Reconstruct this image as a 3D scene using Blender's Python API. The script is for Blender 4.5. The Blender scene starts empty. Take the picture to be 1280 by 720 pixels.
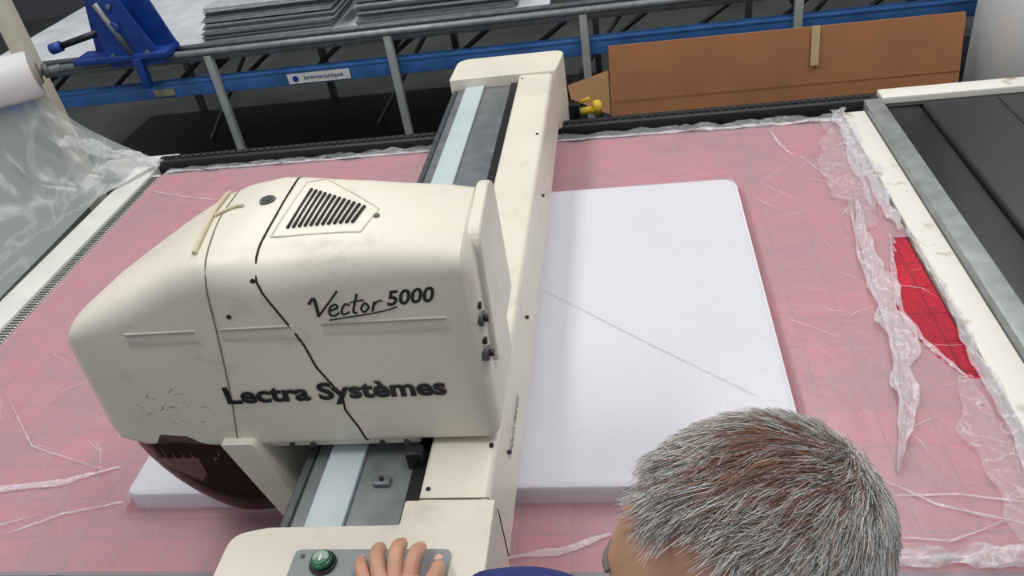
import bpy, bmesh, math, random
from mathutils import Vector, Matrix, noise
from mathutils.bvhtree import BVHTree
random.seed(7)
S = bpy.context.scene
COL = bpy.context.collection
try:
    S.view_settings.view_transform = 'Standard'
except Exception:
    pass

# ------------------------------------------------------------------ camera
cam = bpy.data.cameras.new("camera"); camo = bpy.data.objects.new("camera", cam); COL.objects.link(camo)
cx = Vector((.9859, .0965, -.1378)); cy = Vector((.0562, .5869, .8078)); cz = Vector((.1577, -.8039, .5732))
cx.normalize(); cz = (cz - cx * cz.dot(cx)).normalized(); cy = cz.cross(cx)
M = Matrix((cx, cy, cz)).transposed().to_4x4(); M.translation = Vector((0, 0, 2.1))
camo.matrix_world = M
cam.sensor_width = 36; cam.lens = 28.125; cam.clip_start = .02
S.camera = camo

# ------------------------------------------------------------------ materials
def lin(c):
    return tuple(((v/255)/12.92 if v/255 <= .04045 else ((v/255+.055)/1.055)**2.4) for v in c)
def mat(name, rgb, rough=.5, metal=0, var=.06, scale=8, bump=0, bscale=200, rgb2=None, spec=.5, coat=0, thr=None, grime=None):
    m = bpy.data.materials.new(name); m.use_nodes = True
    nt = m.node_tree; b = nt.nodes['Principled BSDF']
    b.inputs['Roughness'].default_value = rough; b.inputs['Metallic'].default_value = metal
    b.inputs['Specular IOR Level'].default_value = spec; b.inputs['Coat Weight'].default_value = coat
    c = lin(rgb)
    tc = nt.nodes.new('ShaderNodeTexCoord')
    n = nt.nodes.new('ShaderNodeTexNoise'); n.inputs['Scale'].default_value = scale; n.inputs['Detail'].default_value = 6
    nt.links.new(tc.outputs['Object'], n.inputs['Vector'])
    r = nt.nodes.new('ShaderNodeValToRGB')
    lo, hi = thr if thr else (.3, .7)
    r.color_ramp.elements[0].position = lo; r.color_ramp.elements[1].position = hi
    c2 = lin(rgb2) if rgb2 else tuple(v*(1-2*var) for v in c)
    r.color_ramp.elements[0].color = (*c2, 1)
    r.color_ramp.elements[1].color = (*(tuple(min(1, v*(1+var)) for v in c)), 1)
    nt.links.new(n.outputs['Fac'], r.inputs['Fac']); colout = r.outputs['Color']
    if grime:
        n4 = nt.nodes.new('ShaderNodeTexNoise'); n4.inputs['Scale'].default_value = 9; n4.inputs['Detail'].default_value = 9; n4.inputs['Roughness'].default_value = .7
        mp = nt.nodes.new('ShaderNodeMapping'); mp.inputs['Location'].default_value = (3.1, 1.7, .4); mp.inputs['Scale'].default_value = (1, 1, 1.5)
        nt.links.new(tc.outputs['Object'], mp.inputs['Vector']); nt.links.new(mp.outputs['Vector'], n4.inputs['Vector'])
        r4 = nt.nodes.new('ShaderNodeMapRange'); r4.inputs['From Min'].default_value = .56; r4.inputs['From Max'].default_value = .74; r4.inputs['To Max'].default_value = .6
        nt.links.new(n4.outputs['Fac'], r4.inputs['Value'])
        mg = nt.nodes.new('ShaderNodeMix'); mg.data_type = 'RGBA'; mg.inputs['B'].default_value = (*lin(grime), 1)
        nt.links.new(r4.outputs[0], mg.inputs['Factor']); nt.links.new(colout, mg.inputs['A']); colout = mg.outputs['Result']
    nt.links.new(colout, b.inputs['Base Color'])
    if bump:
        n2 = nt.nodes.new('ShaderNodeTexNoise'); n2.inputs['Scale'].default_value = bscale; n2.inputs['Detail'].default_value = 3
        nt.links.new(tc.outputs['Object'], n2.inputs['Vector'])
        bp = nt.nodes.new('ShaderNodeBump'); bp.inputs['Strength'].default_value = bump; bp.inputs['Distance'].default_value = .004
        nt.links.new(n2.outputs['Fac'], bp.inputs['Height']); nt.links.new(bp.outputs['Normal'], b.inputs['Normal'])
    return m
def film_mat(name, rgb, fac, wfac, scale=6, rough=.25, stretch=(1, 1, 1), bstr=.5, ridge=.03):
    m = bpy.data.materials.new(name); m.use_nodes = True
    nt = m.node_tree; N = nt.nodes; b = N['Principled BSDF']; out = N['Material Output']
    b.inputs['Base Color'].default_value = (*lin(rgb), 1); b.inputs['Roughness'].default_value = rough
    tr = N.new('ShaderNodeBsdfTransparent'); mx = N.new('ShaderNodeMixShader')
    tc = N.new('ShaderNodeTexCoord'); mp = N.new('ShaderNodeMapping'); mp.inputs['Scale'].default_value = stretch
    nt.links.new(tc.outputs['Object'], mp.inputs['Vector'])
    n = N.new('ShaderNodeTexNoise'); n.inputs['Scale'].default_value = scale; n.inputs['Detail'].default_value = 5; n.inputs['Distortion'].default_value = .8
    nt.links.new(mp.outputs['Vector'], n.inputs['Vector'])
    a = N.new('ShaderNodeMath'); a.operation = 'SUBTRACT'; a.inputs[1].default_value = .5; nt.links.new(n.outputs['Fac'], a.inputs[0])
    ab = N.new('ShaderNodeMath'); ab.operation = 'ABSOLUTE'; nt.links.new(a.outputs[0], ab.inputs[0])
    mr = N.new('ShaderNodeMapRange'); mr.inputs['From Min'].default_value = 0; mr.inputs['From Max'].default_value = ridge
    mr.inputs['To Min'].default_value = fac + wfac; mr.inputs['To Max'].default_value = fac
    nt.links.new(ab.outputs[0], mr.inputs['Value'])
    nt.links.new(mr.outputs[0], mx.inputs['Fac'])
    bp = N.new('ShaderNodeBump'); bp.inputs['Strength'].default_value = bstr; bp.inputs['Distance'].default_value = .01
    nt.links.new(n.outputs['Fac'], bp.inputs['Height']); nt.links.new(bp.outputs['Normal'], b.inputs['Normal'])
    nt.links.new(tr.outputs[0], mx.inputs[1]); nt.links.new(b.outputs[0], mx.inputs[2]); nt.links.new(mx.outputs[0], out.inputs['Surface'])
    return m

CREAM = mat("cream_paint", (222, 215, 199), .38, var=.035, scale=5, bump=.08, bscale=300, grime=(178, 168, 148))
CREAMD = mat("cream_scuffed", (214, 207, 191), .45, var=.05, scale=14, bump=.1, bscale=300)
BARSHADE = mat("bar_shade", (166, 158, 144), .6)  # painted shade tone for the top edge of the front bars
BLACK = mat("black_plastic", (22, 22, 24), .4)
BLACKR = mat("black_rail", (30, 31, 33), .55, var=.3, scale=60)
INK = mat("black_ink", (20, 20, 24), .5)
CRACK = mat("dark_gap", (30, 26, 22), .8)
STEEL = mat("brushed_steel", (124, 128, 130), .42, .35, var=.12, scale=20)
STEELD = mat("dark_steel", (88, 92, 94), .45, .4, var=.15, scale=20)
GREYP = mat("grey_paint", (156, 160, 158), .5, var=.1)
STRIP = mat("light_strip", (190, 204, 206), .35, var=.04)
BLUE = mat("blue_paint", (58, 106, 168), .4, var=.15, scale=12)
BLUED = mat("blue_machine", (24, 62, 140), .4, var=.15, scale=12)
FOAM = mat("white_foam", (228, 227, 233), .9, var=.015, scale=4, bump=.1, bscale=400)
CARD = mat("cardboard", (176, 120, 80), .85, var=.06, scale=6, bump=.1, bscale=120)
CARDI = mat("cardboard_inner", (196, 146, 104), .85, var=.06)
TAPE = mat("tape", (205, 180, 140), .4)
WHITEP = mat("white_plastic_roll", (222, 222, 220), .35, var=.03)
WHITEC = mat("white_column_paint", (248, 248, 246), .5, var=.01)
STRIPW = mat("worn_white_paint", (216, 213, 202), .5, rgb2=(168, 156, 134), scale=14, thr=(.30, .42))
YEL = mat("yellow_plastic", (215, 180, 45), .4)
FABRIC = mat("grey_sheets", (116, 122, 126), .8, var=.12, scale=30)
FABRICL = mat("grey_sheets_light", (160, 166, 170), .8, var=.12, scale=30)
PLATE = mat("pale_tabletop", (202, 206, 208), .5, var=.08)
PANEL = mat("panel_grey", (138, 144, 144), .45, var=.04)
GREEN = mat("green_button", (8, 92, 62), .25, coat=.5)
FLOORM = mat("concrete_floor", (78, 80, 78), .6, var=.2, scale=2)
WALLM = mat("dark_wall", (90, 92, 94), .8)
BELT = mat("black_belt", (34, 36, 38), .36, var=.12, scale=4, bump=.15, bscale=300)
BELT2 = mat("black_belt_cover", (42, 45, 47), .42, var=.08, scale=4, bump=.2, bscale=400)
GALV = mat("galvanised_edge", (152, 156, 156), .4, .3, var=.12, scale=20)
SMOKE = bpy.data.materials.new("smoked_acrylic"); SMOKE.use_nodes = True
_n = SMOKE.node_tree.nodes; _b = _n['Principled BSDF']; _b.inputs['Base Color'].default_value = (*lin((70, 42, 38)), 1); _b.inputs['Roughness'].default_value = .1
_t = _n.new('ShaderNodeBsdfTransparent'); _t.inputs[0].default_value = (.50, .40, .38, 1); _m = _n.new('ShaderNodeMixShader'); _m.inputs[0].default_value = .45
SMOKE.node_tree.links.new(_t.outputs[0], _m.inputs[1]); SMOKE.node_tree.links.new(_b.outputs[0], _m.inputs[2]); SMOKE.node_tree.links.new(_m.outputs[0], _n['Material Output'].inputs[0])
FILM = film_mat("film_haze", (222, 218, 224), .345, .035, scale=9, rough=.3, ridge=.012, bstr=.35)
FILMW = film_mat("film_white", (236, 234, 238), .38, .25, scale=14, rough=.22, bstr=.6)
FILMC = film_mat("film_clear_fold", (230, 228, 234), .16, .22, scale=16, rough=.18, bstr=.6)
FILMD = film_mat("film_dusty", (120, 125, 125), .7, .15, scale=12, rough=.3)
FILMG = film_mat("film_curtain", (182, 188, 186), .46, .18, scale=2.5, rough=.2, stretch=(1.6, 1, 1.0), bstr=.6, ridge=.04)
SKIN = mat("skin", (196, 146, 120), .5, var=.08, scale=25, bump=.15, bscale=250)
SHIRT = mat("blue_shirt", (34, 48, 104), .85, var=.15, scale=20)
TROUS = mat("dark_trousers", (34, 36, 44), .9)
SCALP = mat("scalp", (190, 134, 110), .7, var=.1, scale=30, rgb2=(158, 110, 92))
NAIL = mat("fingernail", (218, 172, 150), .3)

BRIS = bpy.data.materials.new("red_bristles"); BRIS.use_nodes = True
nt = BRIS.node_tree; b = nt.nodes['Principled BSDF']; b.inputs['Roughness'].default_value = .8
tc = nt.nodes.new('ShaderNodeTexCoord')
br = nt.nodes.new('ShaderNodeTexBrick'); br.offset = 0; br.inputs['Scale'].default_value = 1
br.inputs['Brick Width'].default_value = .102; br.inputs['Row Height'].default_value = .102
br.inputs['Mortar Size'].default_value = .0018; br.inputs['Mortar Smooth'].default_value = .4
br.inputs['Color1'].default_value = (*lin((188, 26, 54)), 1); br.inputs['Color2'].default_value = (*lin((172, 24, 48)), 1); br.inputs['Mortar'].default_value = (*lin((126, 16, 36)), 1)
nt.links.new(tc.outputs['Object'], br.inputs['Vector'])
n = nt.nodes.new('ShaderNodeTexNoise'); n.inputs['Scale'].default_value = 90; nt.links.new(tc.outputs['Object'], n.inputs['Vector'])
n3 = nt.nodes.new('ShaderNodeTexNoise'); n3.inputs['Scale'].default_value = 3; nt.links.new(tc.outputs['Object'], n3.inputs['Vector'])
ad = nt.nodes.new('ShaderNodeMath'); ad.operation = 'ADD'; nt.links.new(n.outputs['Fac'], ad.inputs[0]); nt.links.new(n3.outputs['Fac'], ad.inputs[1])
mr = nt.nodes.new('ShaderNodeMapRange'); mr.inputs['From Min'].default_value = .6; mr.inputs['From Max'].default_value = 1.4; mr.inputs['To Min'].default_value = .6; mr.inputs['To Max'].default_value = 1.25
nt.links.new(ad.outputs[0], mr.inputs['Value'])
mu = nt.nodes.new('ShaderNodeMix'); mu.data_type = 'RGBA'; mu.blend_type = 'MULTIPLY'; mu.inputs['Factor'].default_value = 1
nt.links.new(br.outputs['Color'], mu.inputs['A']); nt.links.new(mr.outputs[0], mu.inputs['B']); nt.links.new(mu.outputs['Result'], b.inputs['Base Color'])

# ------------------------------------------------------------------ helpers
def empty(name, loc=(0, 0, 0)):
    e = bpy.data.objects.new(name, None); COL.objects.link(e); e.location = loc; e.empty_display_size = .1; return e
def link(o, par=None):
    COL.objects.link(o)
    if par is not None:
        o.parent = par; o.matrix_parent_inverse = Matrix.Translation(-Vector(par.location))
    return o
def mesh(name, V, F, m, par=None, smooth=False, mats=None, fm=None):
    me = bpy.data.meshes.new(name); me.from_pydata([tuple(v) for v in V], [], F); me.validate()
    for x in (mats or [m]): me.materials.append(x)
    if fm:
        for i, p in enumerate(me.polygons): p.material_index = fm[i]
    if smooth:
        for p in me.polygons: p.use_smooth = True
    bm = bmesh.new(); bm.from_mesh(me); bmesh.ops.recalc_face_normals(bm, faces=bm.faces); bm.to_mesh(me); bm.free()
    return link(bpy.data.objects.new(name, me), par)
def box(name, x0, x1, y0, y1, z0, z1, m, par=None, bev=0, seg=3, rot=None):
    bm = bmesh.new(); bmesh.ops.create_cube(bm, size=1)
    for v in bm.verts: v.co = Vector((v.co.x*(x1-x0), v.co.y*(y1-y0), v.co.z*(z1-z0)))
    if bev: bmesh.ops.bevel(bm, geom=bm.edges[:], offset=bev, segments=seg, profile=.5, affect='EDGES')
    me = bpy.data.meshes.new(name); bm.to_mesh(me); bm.free(); me.materials.append(m)
    if bev:
        for p in me.polygons: p.use_smooth = True
        try: me.set_sharp_from_angle(angle=math.radians(40))
        except Exception: pass
    o = bpy.data.objects.new(name, me); link(o, par)
    o.location = ((x0+x1)/2, (y0+y1)/2, (z0+z1)/2)
    if rot: o.rotation_euler = rot
    return o
def cyl(name, p0, p1, r, m, par=None, r2=None, seg=28, bev=0):
    p0 = Vector(p0); p1 = Vector(p1); d = p1-p0; L = d.length
    bm = bmesh.new(); bmesh.ops.create_cone(bm, cap_ends=True, segments=seg, radius1=r, radius2=r if r2 is None else r2, depth=L)
    if bev:
        bmesh.ops.bevel(bm, geom=[e for e in bm.edges if len(e.link_faces) == 2 and any(len(f.verts) > 4 for f in e.link_faces)], offset=bev, segments=3, affect='EDGES')
    q = d.to_track_quat('Z', 'Y').to_matrix().to_4x4(); q.translation = (p0+p1)/2
    me = bpy.data.meshes.new(name)
    for f in bm.faces: f.smooth = len(f.verts) <= 4
    bm.transform(q); bm.to_mesh(me); bm.free(); me.materials.append(m)
    return link(bpy.data.objects.new(name, me), par)
def tube(name, pts, r, m, par=None, cyc=False):
    cu = bpy.data.curves.new(name, 'CURVE'); cu.dimensions = '3D'; cu.bevel_depth = r; cu.bevel_resolution = 3; cu.use_fill_caps = True
    s = cu.splines.new('POLY'); s.points.add(len(pts)-1); s.use_cyclic_u = cyc
    for i, p in enumerate(pts): s.points[i].co = (*p, 1)
    cu.materials.append(m); o = bpy.data.objects.new(name, cu)
    COL.objects.link(o); dg = bpy.context.evaluated_depsgraph_get(); me = bpy.data.meshes.new_from_object(o.evaluated_get(dg)); me.name = name
    COL.objects.unlink(o); bpy.data.objects.remove(o)
    for p in me.polygons: p.use_smooth = True
    return link(bpy.data.objects.new(name, me), par)
def rpoly(pts, rads, n=6):
    out = []; k = len(pts)
    for i in range(k):
        p = Vector(pts[i]); a = Vector(pts[i-1]); c = Vector(pts[(i+1) % k])
        r = min(rads[i], (a-p).length*.45, (c-p).length*.45)
        A = p+(a-p).normalized()*r; C = p+(c-p).normalized()*r
        for j in range(n+1):
            t = j/n; out.append(A*(1-t)**2 + p*2*t*(1-t) + C*t*t)
    return out
def prism(name, pts, z0, z1, m, par=None, axis='Z'):
    n = len(pts)
    def P(p, h): return (p[0], p[1], h) if axis == 'Z' else ((p[0], h, p[1]) if axis == 'Y' else (h, p[0], p[1]))
    V = [P(p, z0) for p in pts] + [P(p, z1) for p in pts]
    F = [list(range(n)), list(range(n, 2*n))] + [[i, (i+1) % n, n+(i+1) % n, n+i] for i in range(n)]
    return mesh(name, V, F, m, par)
def text_mesh(s, width, height, shear=0, bold=0):
    cu = bpy.data.curves.new("t", 'FONT'); cu.body = s; cu.size = 1; cu.shear = shear; cu.offset = bold; cu.resolution_u = 4
    o = bpy.data.objects.new("t", cu); COL.objects.link(o); bpy.context.view_layer.update()
    me = bpy.data.meshes.new_from_object(o.evaluated_get(bpy.context.evaluated_depsgraph_get())); COL.objects.unlink(o); bpy.data.objects.remove(o)
    xs = [v.co.x for v in me.vertices]; ys = [v.co.y for v in me.vertices]
    sx = width/(max(xs)-min(xs)); sy = height/(max(ys)-min(ys)); x0 = min(xs)
    for v in me.vertices: v.co = Vector(((v.co.x-x0)*sx, v.co.y*sy, 0))
    return me
def text(name, s, width, height, m, par, loc, rot, shear=0, ext=.0006, bold=0):
    me = text_mesh(s, width, height, shear, bold); me.name = name
    me.materials.clear(); me.materials.append(m)
    o = bpy.data.objects.new(name, me); link(o, par); o.location = loc; o.rotation_euler = rot
    md = o.modifiers.new("s", 'SOLIDIFY'); md.thickness = ext; md.offset = 1
    return o
def nz(x, y, s, o=0): return noise.noise(Vector((x*s, y*s, o)))
def ribbon(name, pts, w, m, par=None, amp=.006, nw=12, n=120, seed=0, lift=.003):
    """softly folded strip of film following pts (x,y,z); w list of widths"""
    V = []; F = []; k = len(pts)-1
    tot = sum((Vector(pts[i+1])-Vector(pts[i])).length for i in range(k))
    for i in range(n+1):
        t = i/n*k; j = min(int(t), k-1); f = t-j
        p = Vector(pts[j]).lerp(Vector(pts[j+1]), f); ww = w[j]*(1-f)+w[j+1]*f
        d = (Vector(pts[j+1])-Vector(pts[j])).normalized(); s = Vector((-d.y, d.x, 0)); s.normalize()
        L = i/n*tot
        wob = noise.noise(Vector((L*9, seed, 1)))*ww*.5
        wd_ = 1+.7*noise.noise(Vector((L*14, seed, 7)))
        for q in range(nw+1):
            u = q/nw-.5
            c = p + s*(u*ww*wd_+wob)
            c.z += lift + abs(noise.noise(Vector((L*16+u*3, u*5+seed, 3))))*amp*2.0 + abs(noise.noise(Vector((L*40, u*11+seed, 5))))*amp*.5
            V.append(c)
    for i in range(n):
        for q in range(nw):
            a = i*(nw+1)+q; F.append([a, a+1, a+nw+2, a+nw+1])
    return mesh(name, V, F, m, par, smooth=True)

# ------------------------------------------------------------------ room
box("floor", -8, 8, -3, 9, -.1, 0, FLOORM)
box("wall_back", -8, 8, 9, 9.1, 0, 5, WALLM)

# ------------------------------------------------------------------ cutting table
T = empty("cutting_table", (-.55, 1.75, 0))
box("bristle_bed", -1.82, .70, .866, 2.66, .80, .85, BRIS, T)
box("cabinet_body", -1.9, .80, .93, 2.6, .12, .80, GREYP, T, .01)
for i, (x, y) in enumerate([(-1.8, 1.0), (-.6, 1.0), (.7, 1.0), (-1.8, 2.5), (-.6, 2.5), (.7, 2.5)]):
    cyl("foot_%d" % i, (x, y, 0), (x, y, .12), .04, BLACK, T)
WCLEAN = mat("white_edge_paint", (214, 214, 206), .5, var=.05, scale=10)
box("left_edge_strip", -1.955, -1.855, .84, 2.72, .80, .868, WCLEAN, T, .004)
V = []; F = []
y = .9
while y < 2.62:
    a = len(V); x0, x1, z = -1.855, -1.826, .858
    V += [(x0, y, z), (x1, y, z), (x1, y+.0045, z), (x0, y+.0045, z), (x0, y, .85), (x1, y, .85), (x1, y+.0045, .85), (x0, y+.0045, .85)]
    F += [[a, a+1, a+2, a+3], [a, a+1, a+5, a+4], [a+3, a+2, a+6, a+7], [a+1, a+2, a+6, a+5]]
    y += .013
box("tooth_strip_base", -1.856, -1.825, .866, 2.64, .82, .8545, WCLEAN, T)
mesh("tooth_strip", V, F, STEELD, T)
box("right_edge_strip", .712, .785, .6, 2.66, .80, .862, STRIPW, T, .004)
box("right_metal_edge", .787, .845, .6, 2.70, .80, .885, GALV, T, .004)
box("front_rail", -1.955, .84, .79, .865, .76, .847, BLACKR, T, .004)
box("far_track", -1.86, .84, 2.69, 2.75, .78, .885, BLACKR, T, .006)
box("far_track_base", -1.955, .84, 2.75, 2.79, .78, .86, BLACKR, T)
Vc = []; Fc = []
for i in range(90):
    x = -1.84+i*.0297; y = 2.722; z = .886; a = len(Vc)
    for dx in (-.011, .011):
        for dy in (-.012, .012):
            for dz in (-.008, .004): Vc.append((x+dx, y+dy, z+dz))
    Fc += [[a, a+1, a+3, a+2], [a+4, a+5, a+7, a+6], [a, a+1, a+5, a+4], [a+2, a+3, a+7, a+6], [a+1, a+3, a+7, a+5], [a, a+2, a+6, a+4]]
mesh("cable_chain", Vc, Fc, BLACKR, T)
box("corner_plate", -2.12, -1.80, 2.70, 2.78, .84, .875, WCLEAN, T, .004)

# ------------------------------------------------------------------ conveyor (right take-off table)
C = empty("takeoff_conveyor", (1.7, 1.6, 0))
box("belt_edge_zone", .848, .965, .5, 2.69, .78, .858, BELT, C, .004)
box("belt_cover", .97, 2.6, .5, 2.67, .78, .872, BELT2, C, .012)
box("far_white_frame", .85, 2.6, 2.70, 2.775, .76, .885, STRIPW, C, .006)
box("far_black_gap", .86, 2.6, 2.672, 2.70, .76, .862, BLACK, C)
box("conveyor_body", .87, 2.55, .55, 2.68, .1, .78, GREYP, C)
for i, (x, y) in enumerate([(1, .7), (2.4, .7), (1, 2.6), (2.4, 2.6)]): cyl("leg_%d" % i, (x, y, 0), (x, y, .12), .04, BLACK, C)
tube("belt_seam", [(1.2, 2.66, .873), (1.2, .6, .873)], .0015, BLACK, C)

# ------------------------------------------------------------------ foam block
FB = rpoly([(-1.09, 1.018), (.295, 1.018), (.297, 2.185), (-1.09, 2.185)], [.02, .02, .05, .05], 6)
fo = prism("foam_block", FB, .8505, .900, FOAM)
md = fo.modifiers.new("b", 'BEVEL'); md.width = .004; md.segments = 2; md.limit_method = 'ANGLE'

# ------------------------------------------------------------------ vacuum film over everything
def inred(x, y):
    t = (y-1.33)/(1.88-1.33)
    if t < 0 or t > 1: return False
    return x > .665 - .075*math.sin(math.pi*min(1, (1-t)**1.3)) + .006*nz(x, y, 30)
V = []; F = []; nx, ny = 260, 190
X0, X1, Y0, Y1 = -1.815, .705, .852, 2.655
for j in range(ny+1):
    for i in range(nx+1):
        x = X0+(X1-X0)*i/nx; y = Y0+(Y1-Y0)*j/ny
        dx = max(-1.09-x, x-.295, 0); dy = max(1.018-y, y-2.185, 0); d = math.hypot(dx, dy)
        h = .903 if d == 0 else (.903-.047*min(1, d/.016))
        h = max(h, .8545)
        if d > 0:
            rr = abs(nz(x+.3*nz(x, y, 1.1, 8), y, 2.2, 5)); h += max(0, .02-rr)*.12
            h += max(0, nz(x, y, 14, 2))*.002
        V.append((x, y, h))
for j in range(ny):
    for i in range(nx):
        a = j*(nx+1)+i; cxm = X0+(X1-X0)*(i+.5)/nx; cym = Y0+(Y1-Y0)*(j+.5)/ny
        if inred(cxm, cym): continue
        F.append([a, a+1, a+nx+2, a+nx+1])
FS = empty("plastic_cover_film", (-.5, 1.75, .86))
mesh("sheet", V, F, FILM, FS, smooth=True)
ribbon("far_rolled_hem", [(-1.8, 2.665, .852), (-.9, 2.66, .852), (0, 2.65, .852), (.7, 2.64, .852)], [.04, .045, .05, .05], FILMD, FS, amp=.008, n=260)
ribbon("far_rolled_fold", [(-1.8, 2.645, .856), (-.9, 2.635, .856), (0, 2.625, .856), (.7, 2.61, .856)], [.010, .008, .012, .018], FILMW, FS, amp=.006, n=260, seed=77)
ribbon("right_gather", [(.70, 2.68, .86), (.695, 2.4, .858), (.69, 2.1, .858), (.688, 1.90, .858)], [.06, .05, .04, .02], FILMW, FS, amp=.010, n=200, seed=1)
ribbon("right_gather_low", [(.706, 1.90, .858), (.708, 1.6, .858), (.70, 1.35, .858), (.69, .90, .858)], [.012, .014, .03, .05], FILMW, FS, amp=.010, n=200, seed=2)
ribbon("right_clear_sheet", [(.66, 2.60, .857), (.63, 2.2, .857), (.61, 1.92, .857)], [.06, .15, .05], FILMC, FS, amp=.010, n=120, seed=61)
ribbon("right_clear_sheet_low", [(.66, 1.33, .857), (.64, 1.15, .857), (.65, .92, .857)], [.03, .08, .10], FILMC, FS, amp=.006, n=120, seed=62)
ribbon("tear_edge", [(.660, 1.89, .856), (.598, 1.60, .856), (.608, 1.46, .856), (.66, 1.33, .856)], [.005, .014, .016, .005], FILMW, FS, amp=.004, n=90, seed=22)
ribbon("torn_flap", [(.625, 2.12, .858), (.578, 1.78, .858), (.575, 1.5, .858), (.525, 1.25, .858), (.455, 1.07, .858)], [.002, .045, .062, .038, .003], FILMW, FS, amp=.012, n=200, seed=3)
ribbon("torn_flap_ridge", [(.60, 2.08, .864), (.555, 1.78, .864), (.55, 1.5, .864), (.51, 1.25, .864), (.455, 1.07, .862)], [.002, .008, .010, .008, .002], FILMW, FS, amp=.008, n=160, seed=33)
ribbon("torn_flap_side", [(.69, 2.55, .858), (.665, 2.3, .858), (.65, 2.0, .858)], [.02, .03, .004], FILMW, FS, amp=.008, n=90, seed=8)
wr = [([(.46, 2.57), (.475, 2.45), (.50, 2.38)], .010), ([(.52, 2.37), (.60, 2.15)], .006), ([(-1.82, 1.03), (-1.32, 1.085), (-1.18, 1.13)], .018), ([(-1.66, 1.40), (-1.45, 1.2), (-1.21, 1.12)], .004),
      ([(-.28, .885), (-.18, .90), (-.08, .94)], .018), ([(.42, 1.06), (.50, 1.0), (.63, .955)], .005), ([(.40, .93), (.5, .92), (.62, .97)], .004),
      ([(-1.35, .95), (-1.25, 1.0), (-1.12, 1.03)], .006), ([(-1.80, 2.5), (-1.6, 2.42), (-1.4, 2.36)], .005), ([(.44, 1.02), (.55, 1.02), (.66, 1.0)], .004),
      ([(-1.7, .90), (-1.5, .93), (-1.3, 1.0)], .005)]
for i, (p, w) in enumerate(wr):
    ribbon("wrinkle_%d" % i, [(a, b_, .856) for a, b_ in p], [w*.4]+[w]*(len(p)-2)+[w*.3], FILMW, FS, amp=.003, nw=5, n=60, seed=i+10)
random.seed(21)
for i in range(46):
    if i < 30: x, y = random.uniform(.33, .66), random.uniform(.95, 2.5)
    else: x, y = random.uniform(-1.75, -1.15), random.uniform(.9, 1.6)
    a = random.uniform(-1.2, 1.2); L = random.uniform(.05, .16); P_ = [(x, y, .8565)]
    for k in range(3):
        a += random.uniform(-.5, .5); x += L/3*math.cos(a); y += L/3*math.sin(a); P_.append((min(x, .69), y, .8565))
    ribbon("crease_%d" % i, P_, [.0006, .0016, .0016, .0006], FILMW, FS, amp=.001, nw=2, n=24, seed=100+i, lift=.0005)
ribbon("foam_wrinkle", [(-.245, 1.66, .9035), (0, 1.44, .9035), (.22, 1.25, .9035)], [.001, .0026, .001], mat("crease_grey", (200, 199, 205), .5), FS, amp=.0004, nw=4, n=60, seed=31, lift=.0003)
ribbon("corner_bunch", [(.38, .885, .855), (.55, .88, .855), (.70, .885, .862)], [.02, .04, .05], FILMW, FS, amp=.02, n=90, seed=41)

# ------------------------------------------------------------------ gantry beam
G = empty("gantry_beam", (-.45, 1.7, .92))
box("rail_bed", -.612, -.385, .79, 2.69, .935, 1.055, STEELD, G)
box("rail_plate", -.60, -.41, .79, 2.69, 1.052, 1.062, STEEL, G, .002)
box("scale_strip", -.572, -.506, .79, 2.69, 1.062, 1.071, STRIP, G, .002)
box("rail_slot", -.410, -.388, .79, 2.69, 1.055, 1.068, BLACK, G)
box("left_skirt", -.622, -.606, .77, 2.69, .925, 1.060, STEELD, G, .003)
prof = rpoly([(-.386, .925), (-.25, .925), (-.262, 1.09), (-.380, 1.092)], [.004, .01, .018, .012], 5)
prism("ridge_cover", prof, .83, 2.70, CREAM, G, 'Y')
for p in G.children[-1].data.polygons: p.use_smooth = len(p.vertices) == 4
G.children[-1].data.set_sharp_from_angle(angle=math.radians(35))
pf = rpoly([(-.630, 2.69), (-.625, 2.89), (-.225, 2.89), (-.25, 2.69)], [.01, .05, .05, .005], 6)
o = prism("far_cap", pf, .80, 1.10, CREAM, G)
md = o.modifiers.new("b", 'BEVEL'); md.width = .015; md.segments = 4; md.limit_method = 'ANGLE'; md.angle_limit = math.radians(50)
pf = rpoly([(-.68, .42), (-.68, .768), (-.62, .782), (-.40, .785), (-.40, .833), (-.25, .833), (-.25, .42)], [.03, .03, .005, .005, .005, .004, .03], 5)
o = prism("near_cap", pf, .855, 1.092, CREAM, G)
md = o.modifiers.new("b", 'BEVEL'); md.width = .012; md.segments = 4; md.limit_method = 'ANGLE'; md.angle_limit = math.radians(50)
box("near_leg", -.66, -.28, .44, .76, .1, .86, CREAM, G, .02)
box("near_foot", -.70, -.24, .42, .775, 0, .1, BLACK, G, .01)
box("far_leg", -.60, -.28, 2.81, 2.885, .0, .82, CREAM, G, .01)
tube("cap_seam", [(-.40, .8345, 1.0925), (-.262, .8345, 1.0925), (-.2495, .8345, 1.06), (-.2495, .8345, .94)], .0010, CRACK, G)
for i, (x, y) in enumerate([(-.385, .855), (-.30, 2.2), (-.385, 2.66), (-.29, .95)]): cyl("screw_%d" % i, (x+.02, y, 1.09), (x+.02, y, 1.0935), .004, BLACK, G)
for i, y in enumerate([1.40, 1.0, 1.95]): cyl("side_screw_%d" % i, (-.262, y, 1.02), (-.250, y, 1.02), .004, BLACK, G)
box("rail_clip", -.475, -.445, .885, .905, 1.062, 1.072, STEEL, G, .003)
cyl("rail_clip_pin", (-.46, .895, 1.072), (-.46, .895, 1.076), .004, BLACK, G)
box("rail_block", -.42, -.39, .925, .95, 1.06, 1.10, BLACK, G, .003)
text("beam_marking", "MADE IN FRANCE", .16, .016, mat("grey_ink", (90, 90, 96), .5), G, (-.2535, 1.0, 1.0), (math.radians(90), 0, math.radians(90)), ext=.0004)
cyl("clamp_grip", (-.225, 2.86, .86), (-.13, 2.86, .87), .014, YEL, G, bev=.004)
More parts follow.
